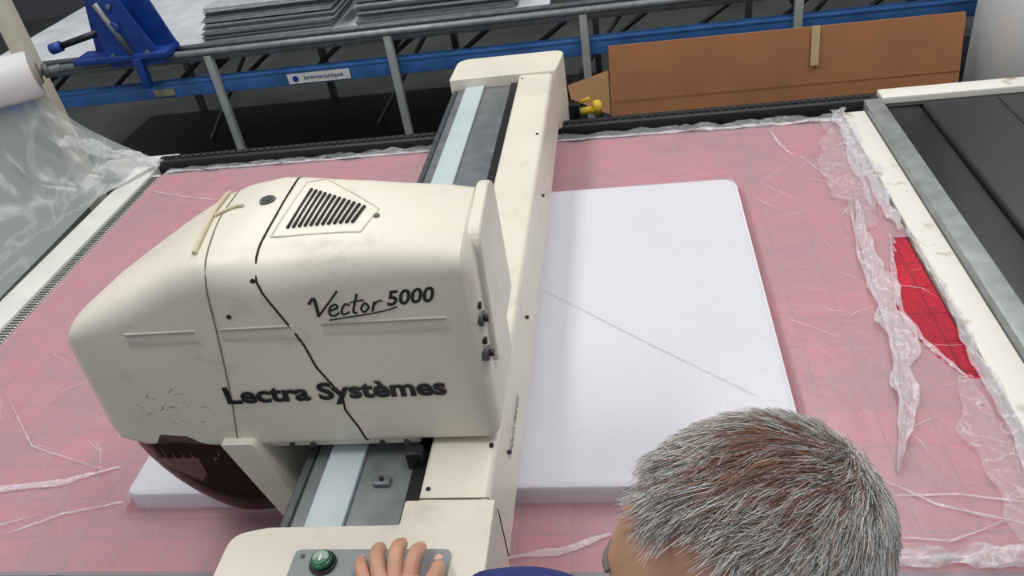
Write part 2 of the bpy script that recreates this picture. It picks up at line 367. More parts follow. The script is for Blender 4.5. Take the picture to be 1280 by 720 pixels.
cyl("clamp_knob", (-.125, 2.86, .845), (-.125, 2.86, .90), .017, YEL, G, bev=.004)
box("clamp_bracket", -.235, -.19, 2.84, 2.88, .80, .90, BLACK, G, .003)
cyl("clamp_latch", (-.19, 2.86, .90), (-.15, 2.86, .915), .007, YEL, G)
cyl("left_clamp_knob", (-.64, 2.80, .90), (-.64, 2.84, .90), .014, YEL, G)
box("left_clamp_bracket", -.66, -.61, 2.81, 2.85, .82, .89, BLACK, G, .003)

# control panel
CP = empty("control_panel", (-.43, .62, 1.095))
pp = rpoly([(-.555, .44), (-.555, .735), (-.305, .735), (-.305, .44)], [.012]*4, 5)
prism("plate", pp, 1.0915, 1.097, PANEL, CP)
cyl("button_ring", (-.502, .708, 1.096), (-.502, .708, 1.104), .021, BLACK, CP, bev=.002)
cyl("start_button", (-.502, .708, 1.102), (-.502, .708, 1.115), .0175, GREEN, CP, r2=.0155, bev=.003)
box("button_mark", -.5035, -.5005, .702, .714, 1.1145, 1.1155, WHITEP, CP)
for i, x in enumerate([-.54, -.32]): cyl("panel_screw_%d" % i, (x, .722, 1.097), (x, .722, 1.099), .0035, STEELD, CP)
cyl("stop_button", (-.46, .55, 1.097), (-.46, .55, 1.12), .018, mat("red_button", (180, 20, 20), .3), CP, bev=.004)

# ------------------------------------------------------------------ cutting head
H = empty("cutting_head_housing", (-.6, 1.08, 1.1))
secs = [(-.250, .955, 1.11, .975, 1.452, 1.18, 1.462, .020, .03),
        (-.255, .955, 1.10, .975, 1.460, 1.185, 1.472, .008, .03),
        (-.265, .955, 1.10, .974, 1.464, 1.19, 1.478, 0, .03),
        (-.31, .955, 1.10, .974, 1.470, 1.198, 1.484, 0, .035),
        (-.38, .955, 1.10, .974, 1.476, 1.203, 1.490, 0, .045),
        (-.45, .955, 1.10, .973, 1.478, 1.212, 1.496, 0, .06),
        (-.52, .954, 1.10, .972, 1.474, 1.225, 1.498, 0, .07),
        (-.57, .953, 1.10, .972, 1.470, 1.240, 1.498, 0, .07),
        (-.62, .952, 1.10, .972, 1.476, 1.255, 1.494, 0, .06),
        (-.69, .950, 1.10, .972, 1.480, 1.262, 1.480, 0, .05),
        (-.74, .950, 1.10, .971, 1.468, 1.255, 1.466, 0, .05),
        (-.80, .950, 1.10, .970, 1.442, 1.23, 1.442, 0, .05),
        (-.86, .951, 1.10, .970, 1.416, 1.195, 1.416, 0, .05),
        (-.92, .954, 1.105, .972, 1.390, 1.145, 1.390, 0, .05),
        (-.965, .960, 1.115, .975, 1.366, 1.09, 1.364, 0, .04),
        (-.985, .968, 1.122, .980, 1.350, 1.06, 1.348, .006, .04),
        (-.992, .975, 1.13, .988, 1.335, 1.05, 1.335, .018, .03)]
V = []; F = []; NP = None
for (x, fy, fz, ty, tz, by, bz, ins, rt) in secs:
    my = (ty+by)/2
    poly = [(fy+ins, fz+ins), (ty+ins, tz-ins), (my, (tz+bz)/2+.008-ins), (by-ins, bz-ins), (by+.01-ins, fz+ins)]
    rp = rpoly(poly, [.018, rt, .05, .035, .01], 7)
    NP = len(rp)
    for p in rp: V.append((x, p[0], p[1]))
for s in range(len(secs)-1):
    for i in range(NP):
        a = s*NP+i; b_ = s*NP+(i+1) % NP; F.append([a, b_, b_+NP, a+NP])
F.append(list(range(NP))); F.append(list(range((len(secs)-1)*NP, len(secs)*NP)))
shell = mesh("shell", V, F, CREAM, H, smooth=True)
shell.data.set_sharp_from_angle(angle=math.radians(40))
bv = BVHTree.FromPolygons([Vector(v) for v in V], F)
def pf_(x, z, off=.0004):
    h = bv.ray_cast(Vector((x, .5, z)), Vector((0, 1, 0)))
    return (h[0]+Vector((0, -off, 0))) if h[0] else Vector((x, .96, z))
def pr_(x, y, off=.0004):
    h = bv.ray_cast(Vector((x, y, 2)), Vector((0, 0, -1)))
    return (h[0]+Vector((0, 0, off))) if h[0] else Vector((x, y, 1.47))
def dens(pts, n=8):
    o = []
    for i in range(len(pts)-1):
        for j in range(n):
            t = j/n; o.append(tuple(a*(1-t)+b_*t for a, b_ in zip(pts[i], pts[i+1])))
    o.append(pts[-1]); return o
def face_text(name, s, x, z, width, height, m, tilt=0, shear=0, bold=0, off=.0012):
    me = text_mesh(s, width, height, shear, bold); me.name = name
    for v in me.vertices: v.co = pf_(x+v.co.x, z+v.co.y+v.co.x*tilt, off)
    me.materials.clear(); me.materials.append(m)
    return link(bpy.data.objects.new(name, me), H)
def stroke(name, pts, x, z, sx, sz, r, sh=.25):
    P = [Vector(p) for p in pts]; P = [P[0]]+P+[P[-1]]; out = []
    for i in range(1, len(P)-2):
        for k in range(5):
            t = k/5; a, b_, c, d = P[i-1], P[i], P[i+1], P[i+2]
            out.append(.5*((2*b_)+(c-a)*t+(2*a-5*b_+4*c-d)*t*t+(3*b_-a-3*c+d)*t**3))
    out.append(P[-1])
    tube(name, [pf_(x+(q.x+q.y*sh*.35)*sx, z+q.y*sz+q.x*sx*.05, .0004) for q in out], r, INK, H)
seamR = [pr_(x, y) for x, y in dens([(-.588, 1.235), (-.59, 1.10), (-.594, 1.03), (-.594, 1.0)])] + \
        [pf_(x, z) for x, z in dens([(-.594, 1.445), (-.588, 1.425), (-.580, 1.405), (-.560, 1.355), (-.548, 1.32), (-.540, 1.275), (-.522, 1.235), (-.512, 1.20), (-.514, 1.18), (-.500, 1.14), (-.492, 1.105)])]
tube("cover_gap", seamR, .0018, CRACK, H)
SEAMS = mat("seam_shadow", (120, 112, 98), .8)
seamL = [pr_(x, y) for x, y in dens([(-.715, 1.25), (-.70, 1.12), (-.678, 1.01), (-.676, .99)])] + \
        [pf_(x, z) for x, z in dens([(-.676, 1.455), (-.69, 1.35), (-.71, 1.22), (-.735, 1.105)])]
tube("panel_seam", seamL, .0012, SEAMS, H)
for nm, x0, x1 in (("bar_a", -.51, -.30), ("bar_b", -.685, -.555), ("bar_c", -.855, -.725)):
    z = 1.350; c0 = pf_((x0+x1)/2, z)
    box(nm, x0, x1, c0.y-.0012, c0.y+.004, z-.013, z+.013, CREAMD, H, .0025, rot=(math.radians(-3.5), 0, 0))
    box(nm+"_shade", x0+.003, x1-.003, c0.y-.0020, c0.y+.003, z+.0085, z+.0115, BARSHADE, H, rot=(math.radians(-3.5), 0, 0))  # dark strip paints the shade under a groove's upper edge
face_text("maker_lettering", "Lectra Syst\u00e8mes", -.720, 1.207, .392, .049, INK, bold=.036, off=.0022)
sx, sz, zz = .106, .036, 1.374
stroke("script_v", [(-.02, .75), (.06, .98), (.13, .05)], -.522, zz, sx, sz, .0026)
stroke("script_v_up", [(.13, .05), (.24, .5), (.42, 1.25)], -.522, zz, sx, sz, .0017)
stroke("script_e", [(.32, .28), (.43, .40), (.39, .58), (.31, .42), (.31, .08), (.39, 0), (.46, .14)], -.522, zz, sx, sz, .0019)
stroke("script_c", [(.62, .46), (.55, .54), (.50, .28), (.52, .02), (.62, .10)], -.522, zz, sx, sz, .0019)
stroke("script_t", [(.73, 1.0), (.68, .15), (.74, .02)], -.522, zz, sx, sz, .0020)
stroke("script_t_bar", [(.62, .60), (.84, .66)], -.522, zz, sx, sz, .0015)
stroke("script_o", [(.86, .50), (.80, .26), (.85, .02), (.92, .26), (.86, .50)], -.522, zz, sx, sz, .0018)
stroke("script_r", [(1.0, .52), (.98, .02)], -.522, zz, sx, sz, .0020)
stroke("script_r_hook", [(.99, .28), (1.05, .50), (1.13, .52)], -.522, zz, sx, sz, .0017)
stroke("script_swoosh", [(.30, -.22), (.6, -.16), (.95, -.10), (1.2, .0), (1.36, .12)], -.522, zz, sx, sz, .0013)
face_text("number_lettering", "5000", -.392, 1.389, .080, .028, INK, tilt=.05, shear=.3, bold=.022)
def roofpoly(name, pts, m, h=.0012, base=-.002):
    V = [pr_(x, y, h) for x, y in pts] + [pr_(x, y, base) for x, y in pts]; n = len(pts)
    return mesh(name, V, [list(range(n)), list(range(n, 2*n))]+[[i, (i+1) % n, n+(i+1) % n, n+i] for i in range(n)], m, H)
for i in range(12):
    t = i/11; x = -.560+.112*t; y0 = 1.062-.004*t; y1 = 1.172-.070*t
    Q = [(x, y0), (x+.0042, y0), (x+.0042+.010, y1), (x+.010, y1)]
    Vs = [pr_(*q, .0035) for q in Q]+[pr_(*q, -.004) for q in Q]
    mesh("slit_%d" % i, Vs, [[0, 1, 2, 3], [4, 5, 6, 7], [0, 1, 5, 4], [1, 2, 6, 5], [2, 3, 7, 6], [3, 0, 4, 7]], CRACK, H)
tube("vent_rim", [pr_(x, y, .0002) for x, y in dens([(-.582, 1.045), (-.428, 1.035), (-.410, 1.095), (-.53, 1.205), (-.565, 1.20), (-.582, 1.045)], 6)], .0018, CREAMD, H)
p = pr_(-.622, 1.150); cyl("lock_ring", p+Vector((0, 0, -.003)), p+Vector((0, 0, .003)), .014, STEELD, H, bev=.001)
cyl("lock_core", p+Vector((0, 0, .002)), p+Vector((0, 0, .0042)), .009, BLACK, H)
p = pr_(-.41, 1.075); cyl("roof_screw", p, p+Vector((0, 0, .002)), .005, STEELD, H)
rd = [pr_(x, y, .004) for x, y in dens([(-.735, 1.235), (-.728, 1.16), (-.713, 1.09), (-.70, 1.01)], 5)]
AST = mat("aged_strap", (206, 194, 166), .6)
tube("strap", rd, .004, AST, H)
tube("strap_branch", [pr_(x, y, .003) for x, y in dens([(-.715, 1.13), (-.675, 1.145), (-.665, 1.142)], 4)], .003, AST, H)
for i, (x, z) in enumerate([(-.658, 1.385), (-.60, 1.445)]):
    p = pf_(x, z); cyl("front_screw_%d" % i, p+Vector((0, .002, 0)), p-Vector((0, .001, 0)), .004, CRACK, H)
SC = mat("scuff_tone", (150, 140, 124), .6)
random.seed(5)
for i in range(26):
    x = random.gauss(-.845, .035); z = random.gauss(1.205, .018)
    a = random.uniform(-.7, .7); L = random.uniform(.002, .016)
    tube("scuff_%d" % i, [pf_(x+L*math.cos(a)*k/3, z+L*math.sin(a)*k/3, -.0003) for k in range(4)], random.uniform(.0005, .0012), SC, H)
sp = rpoly([(1.0, 1.232), (1.03, 1.470), (1.175, 1.487), (1.215, 1.465), (1.222, 1.232)], [.02, .03, .02, .03, .015], 5)
o = prism("side_plate", sp, -.262, -.240, CREAM, H, 'X'); md = o.modifiers.new("b", 'BEVEL'); md.width = .006; md.segments = 3; md.limit_method = 'ANGLE'
for i, (y, z) in enumerate([(.988, 1.34), (.980, 1.275)]):
    cyl("latch_ring_%d" % i, (-.258, y, z), (-.2475, y, z), .013, STEELD, H); cyl("latch_%d" % i, (-.25, y, z), (-.240, y, z), .006, BLACK, H)
    cyl("latch_slot_%d" % i, (-.258, y, z+.026), (-.2485, y, z+.026), .006, CRACK, H)
box("carriage", -.64, -.40, .99, 1.20, 1.072, 1.11, BLACK, H, .004)
box("lower_lip", -.70, -.40, .965, 1.0, 1.085, 1.103, CREAMD, H, .004)
for i, x in enumerate([-.64, -.60, -.47, -.425]): cyl("lip_bolt_%d" % i, (x, .966, 1.092), (x, .96, 1.092), .005, STEELD, H)
# tool nose at the left with smoked visor
leg = rpoly([(-.758, 1.125), (-.695, 1.125), (-.655, .96), (-.668, .925), (-.70, .925)], [.004, .01, .015, .008, .008], 4)
o = prism("nose_side", leg, .935, 1.16, CREAM, H, 'Y'); md = o.modifiers.new("b", 'BEVEL'); md.width = .006; md.segments = 3; md.limit_method = 'ANGLE'
V = []; F = []; na = 24; nb = 12
for j in range(nb+1):
    t = j/nb; z = 1.145-.21*t
    for i in range(na+1):
        s = i/na
        xl = -.984+.035*t+.11*max(0, t-.3)**1.6; xr = -.752+.062*t
        x = xl+(xr-xl)*s
        yb = .965-.038*t
        y = yb + .045*(1-s)**4 + .03*t**3 - .012*math.sin(math.pi*s)
        V.append((x, y, z-.020*s*(1-t)+.02*(1-s)**2*t))
for j in range(nb):
    for i in range(na):
        a = j*(na+1)+i; F.append([a, a+1, a+na+2, a+na+1])
st = len(V)
for i in range(na+1):
    x, y, z = V[nb*(na+1)+i]; V.append((x+.01, y+.12, z-.004))
for i in range(na):
    a = nb*(na+1)+i; F.append([a, a+1, st+i+1, st+i])
o = mesh("smoked_visor", V, F, SMOKE, H, smooth=True); md = o.modifiers.new("s", 'SOLIDIFY'); md.thickness = .003
box("tool_block", -.91, -.78, 1.05, 1.14, 1.0, 1.13, BLACK, H, .004)
for i in range(7): box("tool_fin_%d" % i, -.915+i*.020, -.908+i*.020, 1.01, 1.05, 1.03, 1.11, BLACK if i % 2 else STEELD, H)
cyl("knife_tube", (-.87, 1.02, .93), (-.87, 1.02, 1.1), .012, STEEL, H)
cyl("tool_rod_a", (-.82, 1.015, .98), (-.82, 1.015, 1.1), .005, STEEL, H)
box("tool_plate", -.92, -.79, .995, 1.005, 1.045, 1.053, BLACK, H)
for i in range(9): box("screen_bar_%d" % i, -.93+i*.0185, -.918+i*.0185, .975, .980, 1.05, 1.115, BLACK, H)
box("screen_bar_top", -.935, -.765, .974, .981, 1.08, 1.088, BLACK, H)

# ------------------------------------------------------------------ plastic roll, post, curtain of film
R = empty("plastic_film_roll", (-2.4, 2.5, 1.27))
a0 = Vector((-2.17, 2.68, 1.285)); dr = Vector((-.86, -.50, 0)).normalized()
cyl("roll", a0, a0+dr*.9, .085, WHITEP, R, bev=.006, seg=48)
cyl("core", a0-dr*.015, a0+dr*.1, .04, mat("core_card", (150, 140, 128), .7), R)
cyl("shaft", a0-dr*.09, a0+dr*1.0, .014, STEEL, R)
cyl("shaft_collar", a0-dr*.05, a0-dr*.03, .026, STEELD, R)
P = empty("upright_post", (-2.39, 2.95, 0))
CRP = mat("post_paint", (196, 190, 172), .5)
box("post", -2.425, -2.355, 2.92, 2.98, 0, 1.75, CRP, P, .004)
box("base_plate", -2.47, -2.31, 2.87, 3.03, 0, .012, STEELD, P)
box("arm", -2.42, -2.36, 2.70, 2.93, 1.27, 1.30, CRP, P, .004)
V = []; F = []; na, nb = 90, 60
A = [(-2.18, 2.66, 1.21), (-2.45, 2.48, 1.20), (-2.85, 2.25, 1.20)]
def lerp3(P_, t):
    k = len(P_)-1; q = min(int(t*k), k-1); f = t*k-q; return Vector(P_[q]).lerp(Vector(P_[q+1]), f)
B = [(-1.83, 2.71, .885), (-1.975, 2.45, .876), (-1.985, 2.0, .86), (-2.0, 1.45, .84)]
for j in range(nb+1):
    t = j/nb
    for i in range(na+1):
        s = i/na; a = lerp3(A, s); b_ = lerp3(B, s)
        c = a.lerp(b_, t); c.z -= .10*math.sin(math.pi*t)*(.5+.5*s)
        f = math.sin(math.pi*min(t*1.0, 1))
        c.z += f*(.030*nz(s*7, t*1.6, 1, 4)+.010*nz(s*18, t*3, 1, 9)); c.x += f*.03*nz(s*9, t*2, 1, 2)
        V.append(c)
for j in range(nb):
    for i in range(na):
        a = j*(na+1)+i; F.append([a, a+1, a+na+2, a+na+1])
mesh("hanging_film", V, F, FILMG, R, smooth=True)
ribbon("film_bunch", [(-2.25, 2.74, .98), (-2.08, 2.75, .92), (-1.93, 2.70, .885), (-1.83, 2.66, .875)], [.07, .08, .05, .02], FILMW, R, amp=.02, n=90, seed=51)

# ------------------------------------------------------------------ storage rack behind
K = empty("spreading_rack", (-.7, 4.2, 0))
box("blue_front_beam", -3.4, 2.6, 3.68, 3.73, .785, .855, BLUE, K, .004)
box("blue_beam_lip", -3.4, 2.6, 3.675, 3.74, .853, .860, BLUE, K)
tube("front_tube", [(-3.4, 3.66, 1.0), (2.6, 3.66, 1.0)], .018, STEEL, K)
tube("second_tube", [(-3.4, 3.76, 1.0), (2.6, 3.76, 1.0)], .016, STEELD, K)
box("upper_rail", -3.4, 2.6, 3.70, 3.735, .945, .975, STEEL, K, .003)
box("rail_teeth", -3.4, 2.6, 3.73, 3.745, .975, .985, BLACKR, K)
box("tabletop", -3.4, -.35, 3.80, 5.3, .985, 1.0, PLATE, K)
box("blue_back_beam", -3.4, 2.6, 5.2, 5.25, .78, .86, BLUE, K)
for i, x in enumerate([-3.0, -2.02, -1.11, -.19, .75, 1.7]):
    box("leg_%d" % i, x-.018, x+.018, 3.645, 3.678, .0, .985, GREYP, K, .003)
    box("rear_leg_%d" % i, x-.02, x+.02, 5.1, 5.14, 0, .985, STEELD, K)
    box("cross_%d" % i, x-.015, x+.015, 3.70, 5.1, .90, .94, BLACKR, K)
for i in range(14):
    x = -3.1+i*.38
    tube("brace_%d" % i, [(x, 3.85, .80), (x+.26, 3.87, .97)], .012, BLACKR, K)
    if i % 3 == 1: tube("low_brace_%d" % i, [(x, 4.6, .15), (x+.55, 4.6, .85)], .014, STEELD, K)
box("lower_tray", -3.4, 2.6, 4.3, 5.1, .12, .16, BLACKR, K)
for i in range(5):
    x = .0+i*.5
    box("roller_%d" % i, x, x+.3, 3.85, 5.1, .93, .97, BLACKR, K, .01, rot=(0, .12*(i % 3-1), 0))
tube("hose_a", [(.2+.1*i, 4.0+.15*math.sin(i*.9), .99+.02*math.cos(i)) for i in range(20)], .02, BLACK, K)
box("maker_plate", -1.66, -1.34, 3.672, 3.6745, .795, .845, WHITEP, K)
text("plate_text", "bremacanique", .20, .028, mat("blue_ink", (30, 50, 120), .5), K, (-1.575, 3.6715, .812), (math.radians(90), 0, 0), bold=.01)
cyl("plate_logo", (-1.62, 3.6715, .82), (-1.62, 3.669, .82), .015, BLUED, K)
box("small_tag", -2.38, -2.27, 3.672, 3.6745, .80, .835, mat("tag", (140, 140, 110), .6), K)
def stack(name, x0, x1, y0, y1, z0, n, th, skew, seed):
    random.seed(seed); E = empty(name, ((x0+x1)/2, (y0+y1)/2, z0))
    V = []; F = []; fm = []
    for i in range(n):
        a = len(V); jx = random.uniform(-.012, .012)+skew*i; jy = random.uniform(-.02, .02); z = z0+i*th+.0004
        sh = random.uniform(-.01, .01)
        for zz_ in (z+.0006, z+th*.88):
            V += [(x0+jx, y0+jy, zz_), (x1+jx, y0+jy+sh, zz_), (x1+jx, y1+jy, zz_), (x0+jx, y1+jy, zz_)]
        F += [[a, a+1, a+2, a+3], [a+4, a+5, a+6, a+7]]+[[a+q, a+(q+1) % 4, a+4+(q+1) % 4, a+4+q] for q in range(4)]
        fm += [random.choice([0, 0, 1])]*6
    mesh("sheets", V, F, None, E, mats=[FABRIC, FABRICL], fm=fm)
stack("grey_sheet_stack", -2.10, -1.42, 3.82, 4.75, 1.0, 17, .0095, .003, 3)
stack("grey_sheet_stack", -1.29, -.50, 3.84, 4.75, 1.0, 17, .0095, 0, 4)
U = empty("blue_cloth_clamp", (-2.4, 3.65, 1.0))
pb = rpoly([(-2.62, 1.02), (-2.56, 1.30), (-2.50, 1.42), (-2.28, 1.42), (-2.20, 1.12), (-2.17, 1.02), (-2.30, .97), (-2.48, .97)], [.02]*8, 4)
prism("rear_plate", pb, 3.70, 3.715, BLUED, U, 'Y')
pb = rpoly([(-2.50, .99), (-2.50, 1.24), (-2.42, 1.33), (-2.34, 1.33), (-2.26, 1.12), (-2.20, .99)], [.02]*6, 4)
prism("front_plate", pb, 3.60, 3.615, BLUED, U, 'Y')
box("base_bar", -2.68, -2.18, 3.58, 3.73, 1.02, 1.05, BLUED, U, .005)
box("foot", -2.36, -2.32, 3.57, 3.61, .88, 1.03, BLUED, U, .005)
cyl("pivot", (-2.40, 3.58, 1.18), (-2.40, 3.72, 1.18), .028, BLUED, U)
cyl("handle", (-2.72, 3.62, 1.12), (-2.50, 3.64, 1.16), .016, BLACK, U)
cyl("handle_knob", (-2.78, 3.61, 1.11), (-2.72, 3.62, 1.12), .026, BLUED, U, bev=.005)
cyl("spring", (-2.36, 3.59, 1.05), (-2.44, 3.59, 1.30), .014, STEEL, U)
for i, (x, z) in enumerate([(-2.46, 1.05), (-2.28, 1.05), (-2.38, 1.28)]): cyl("bolt_%d" % i, (x, 3.598, z), (x, 3.585, z), .012, STEEL, U, seg=6)

# ------------------------------------------------------------------ flattened cardboard box leaning on trolley rail
Bx = empty("cardboard_sheet", (.6, 3.16, .7))
def quad(name, pts, th, m, par):
    o = mesh(name, pts, [[0, 1, 2, 3]], m, par); md = o.modifiers.new("s", 'SOLIDIFY'); md.thickness = th; md.offset = 0; return o
quad("front_panel", [(-.08, 3.135, .695), (1.255, 3.125, .695), (1.25, 3.165, .99), (-.075, 3.175, .995)], .006, CARD, Bx)
quad("rear_panel", [(-.07, 3.148, .695), (1.262, 3.138, .695), (1.257, 3.176, .978), (-.07, 3.186, .985)], .006, CARDI, Bx)
quad("left_flap", [(-.085, 3.14, .72), (-.082, 3.165, .90), (-.26, 3.30, .80), (-.25, 3.28, .745)], .006, CARDI, Bx)
tube("fold_line", [(-.078, 3.135, .78), (1.252, 3.130, .775)], .0012, mat("fold_dark", (150, 100, 64), .9), Bx)
box("tape", .70, .73, 3.140, 3.144, .85, 1.0, TAPE, Bx, rot=(math.radians(-8), 0, 0))
TR = empty("steel_trolley", (.6, 3.3, 0))
box("deck", -.12, 1.28, 3.10, 3.54, .655, .69, BLACKR, TR, .004)
for i, (x, y) in enumerate([(-.09, 3.13), (1.25, 3.13), (-.09, 3.51), (1.25, 3.51)]):
    box("post_%d" % i, x-.02, x+.02, y-.02, y+.02, .08, .66, BLACKR, TR); cyl("castor_%d" % i, (x-.015, y, .04), (x+.015, y, .04), .04, BLACK, TR)
box("shelf", -.12, 1.28, 3.10, 3.54, .2, .22, BLACKR, TR)
tube("push_rail", [(-.05, 3.22, .68), (-.05, 3.205, .93), (1.22, 3.205, .93), (1.22, 3.22, .68)], .012, BLACKR, TR)

Wc = empty("white_column", (1.66, 3.25, 0))
cyl("shaft", (1.68, 3.22, .03), (1.68, 3.22, 2.4), .345, WHITEC, Wc, seg=64)
cyl("plinth", (1.68, 3.22, 0), (1.68, 3.22, .04), .38, GREYP, Wc, seg=64)

# ------------------------------------------------------------------ man
MN = empty("operator_man", (.1, .3, 0))
HC = Vector((.066, .374, 1.580))
fw = Vector((-.93, -.36, .06)).normalized(); lf = Vector((0, 0, 1)).cross(fw).normalized(); upv = fw.cross(lf).normalized()
HM = Matrix((fw, lf, upv)).transposed().to_4x4(); HM.translation = HC
def g(d, c, s): return math.exp(-((Vector(d)-Vector(c).normalized()).length/s)**2)
def headpt(d):
    x, y, z = d
    p = Vector((x*.101, y*.082, z*.112))
    if x < 0: p.x *= 1.04
    if z < 0:
        k = -z
        p.y *= 1-.22*k*k
        if x < 0: p.x *= 1-.45*k
        else: p.x *= 1-.05*k; p.z *= 1.08
    f = 0
    f += .020*g(d, (1, 0, -.22), .13) + .012*g(d, (1, 0, -.10), .10)
    f += .006*g(d, (1, .22, .12), .16) + .006*g(d, (1, -.22, .12), .16)
    f -= .011*g(d, (1, .33, -.06), .15) + .011*g(d, (1, -.33, -.06), .15)
    f += .006*g(d, (.9, .5, -.28), .2) + .006*g(d, (.9, -.5, -.28), .2)
    f += .007*g(d, (1, 0, -.52), .14) - .005*g(d, (1, 0, -.66), .09) + .010*g(d, (1, 0, -.95), .2)
    f -= .003*g(d, (1, 0, -.525), .03)
    p += Vector(d).normalized()*f
    return p
def hairline(d):
    az = abs(math.atan2(d[1], d[0]))
    pts = [(0, .62), (.3, .68), (.6, .76), (.9, .66), (1.12, .36), (1.25, -.05), (1.45, -.15), (1.75, .02), (2.0, -.35), (3.2, -.55)]
    for (a, b_), (c, e) in zip(pts, pts[1:]):
        if az <= c: hz = b_+(e-b_)*(az-a)/(c-a); break
    else: hz = -.55
    return d[2]-hz
bm = bmesh.new(); bmesh.ops.create_uvsphere(bm, u_segments=120, v_segments=90, radius=1)
me = bpy.data.meshes.new("head")
for v in bm.verts: v.co = v.co.normalized()
for f in bm.faces:
    c = f.calc_center_median().normalized(); f.material_index = 1 if hairline(c) > .06 else 0; f.smooth = True
for v in bm.verts: v.co = HM @ headpt(v.co.normalized())
bm.to_mesh(me); bm.free(); me.materials.append(SKIN); me.materials.append(SCALP)
link(bpy.data.objects.new("head", me), MN)
BROW = mat("brow", (120, 112, 104), .9)
for sgn in (1, -1):
    V = []; F = []; nu, nv = 24, 6
    c0 = Vector((-.008, sgn*.074, -.018))
    for i in range(nu):
        a = 2*math.pi*i/nu
        for j in range(nv+1):
            rx = .019*(1-.12*j/nv); rz = .033
            rr = [0.35, .62, .80, .95, 1.0, .92, .72][j]; h = [.004, .004, .010, .020, .017, .010, .0][j]
            sx_ = rx*rr*math.cos(a); sz_ = rz*rr*math.sin(a)*(1 if math.sin(a) > 0 else .95)
            sx_ *= 1 if math.sin(a) > -.3 else .7
            V.append(HM @ (c0+Vector((-sx_-.010*(h/.02), sgn*(h+.003), sz_))))
    for i in range(nu):
        for j in range(nv):
            a = i*(nv+1)+j; b_ = ((i+1) % nu)*(nv+1)+j; F.append([a, a+1, b_+1, b_])
    F.append([i*(nv+1) for i in range(nu)])
    sd_ = "left" if sgn > 0 else "right"
    mesh("ear_"+sd_, V, F, SKIN, MN, smooth=True)
    ec = HM @ Vector((.083, sgn*.030, -.008))
    bm = bmesh.new(); bmesh.ops.create_uvsphere(bm, u_segments=16, v_segments=12, radius=.012); me = bpy.data.meshes.new("eye"); bm.transform(Matrix.Translation(ec)); bm.to_mesh(me); bm.free(); me.materials.append(WHITEP)
    for p in me.polygons: p.use_smooth = True
    link(bpy.data.objects.new("eye_"+sd_, me), MN)
    tube("eyebrow_"+sd_, [HM @ (headpt(Vector((1, sgn*(.12+.09*i), .13+.02*math.sin(i))).normalized())*1.01) for i in range(5)], .003, BROW, MN)
def strands(name, N, color, sel, rad, seed):
    random.seed(seed); crown = Vector((-.70, .05, .70)).normalized(); pts = []; sizes = []; rads = []; tries = 0
    while len(sizes) < N and tries < N*30:
        tries += 1
        d = Vector((random.gauss(0, 1), random.gauss(0, 1), random.gauss(0, 1))).normalized()
        hl = hairline(d)+.03*nz(d.x*6, d.y*6, 1, d.z*6)
        if hl < 0 or random.random() > sel(d, hl): continue
        p = headpt(d); nrm = Vector((d.x/.099, d.y/.078, d.z/.112)).normalized()
        away = (d-crown); away = away-nrm*away.dot(nrm)
        if away.length < .05: away = Vector((random.random()-.5, random.random()-.5, 0))
        away.normalize()
        front = Vector((1, 0, 0)); front = front-nrm*front.dot(nrm)
        down = Vector((-.2, 0, -1)); down = down-nrm*down.dot(nrm)
        top = max(0, d.z)
        fl = away*.5+front*(.9*top)+down*(1-top)*.8
        fl += noise.noise_vector(d*4)*.8+noise.noise_vector(d*14)*.45
        fl += Vector((random.gauss(0, .2), random.gauss(0, .2), random.gauss(0, .2)))
        fl = (fl-nrm*fl.dot(nrm)).normalized()
        L = (.012+.010*top)*random.uniform(.6, 1.3)
        lift = .08+.20*random.random()+(.22 if (d.x > .35 and d.y > -.3) else 0)
        if d.x > .35: L *= 1.3
        n = 5; q = p-nrm*.0008; dirv = (fl+nrm*(lift+.30)).normalized()
        for i in range(n):
            pts += list(HM @ q); rads.append(rad*(1-.5*i/(n-1)))
            q = q+dirv*L/(n-1)
            dirv = (dirv*.5+fl*.5+nrm*(lift*.5-.11)).normalized()
        sizes.append(n)
    m = bpy.data.materials.new(name+"_mat"); m.use_nodes = True; b = m.node_tree.nodes['Principled BSDF']
    b.inputs['Base Color'].default_value = (*lin(color), 1); b.inputs['Roughness'].default_value = .55
    hc = bpy.data.hair_curves.new(name); hc.add_curves(sizes)
    hc.attributes['position'].data.foreach_set('vector', pts)
    ra = hc.attributes.get('radius') or hc.attributes.new('radius', 'FLOAT', 'POINT')
    ra.data.foreach_set('value', rads)
    hc.materials.append(m)
    link(bpy.data.objects.new(name, hc), MN)
def topness(d):
    q = (d-Vector((-.05, .1, .99)).normalized()).length
    return max(0, min(1, 1.3-q/.62))
ed = lambda h: min(1, .12+h*6)
strands("hair_white", 11500, (218, 216, 212), lambda d, h: (1-.93*topness(d))*ed(h), .00025, 1)
strands("hair_grey", 9000, (160, 156, 152), lambda d, h: (1-.68*topness(d))*ed(h), .00025, 2)
strands("hair_dark", 2700, (92, 84, 78), lambda d, h: (.35+.1*topness(d)+.35*(d.x > .3))*ed(h), .00025, 3)
strands("hair_brown", 1700, (150, 108, 86), lambda d, h: (.04+.8*topness(d))*ed(h), .00025, 4)

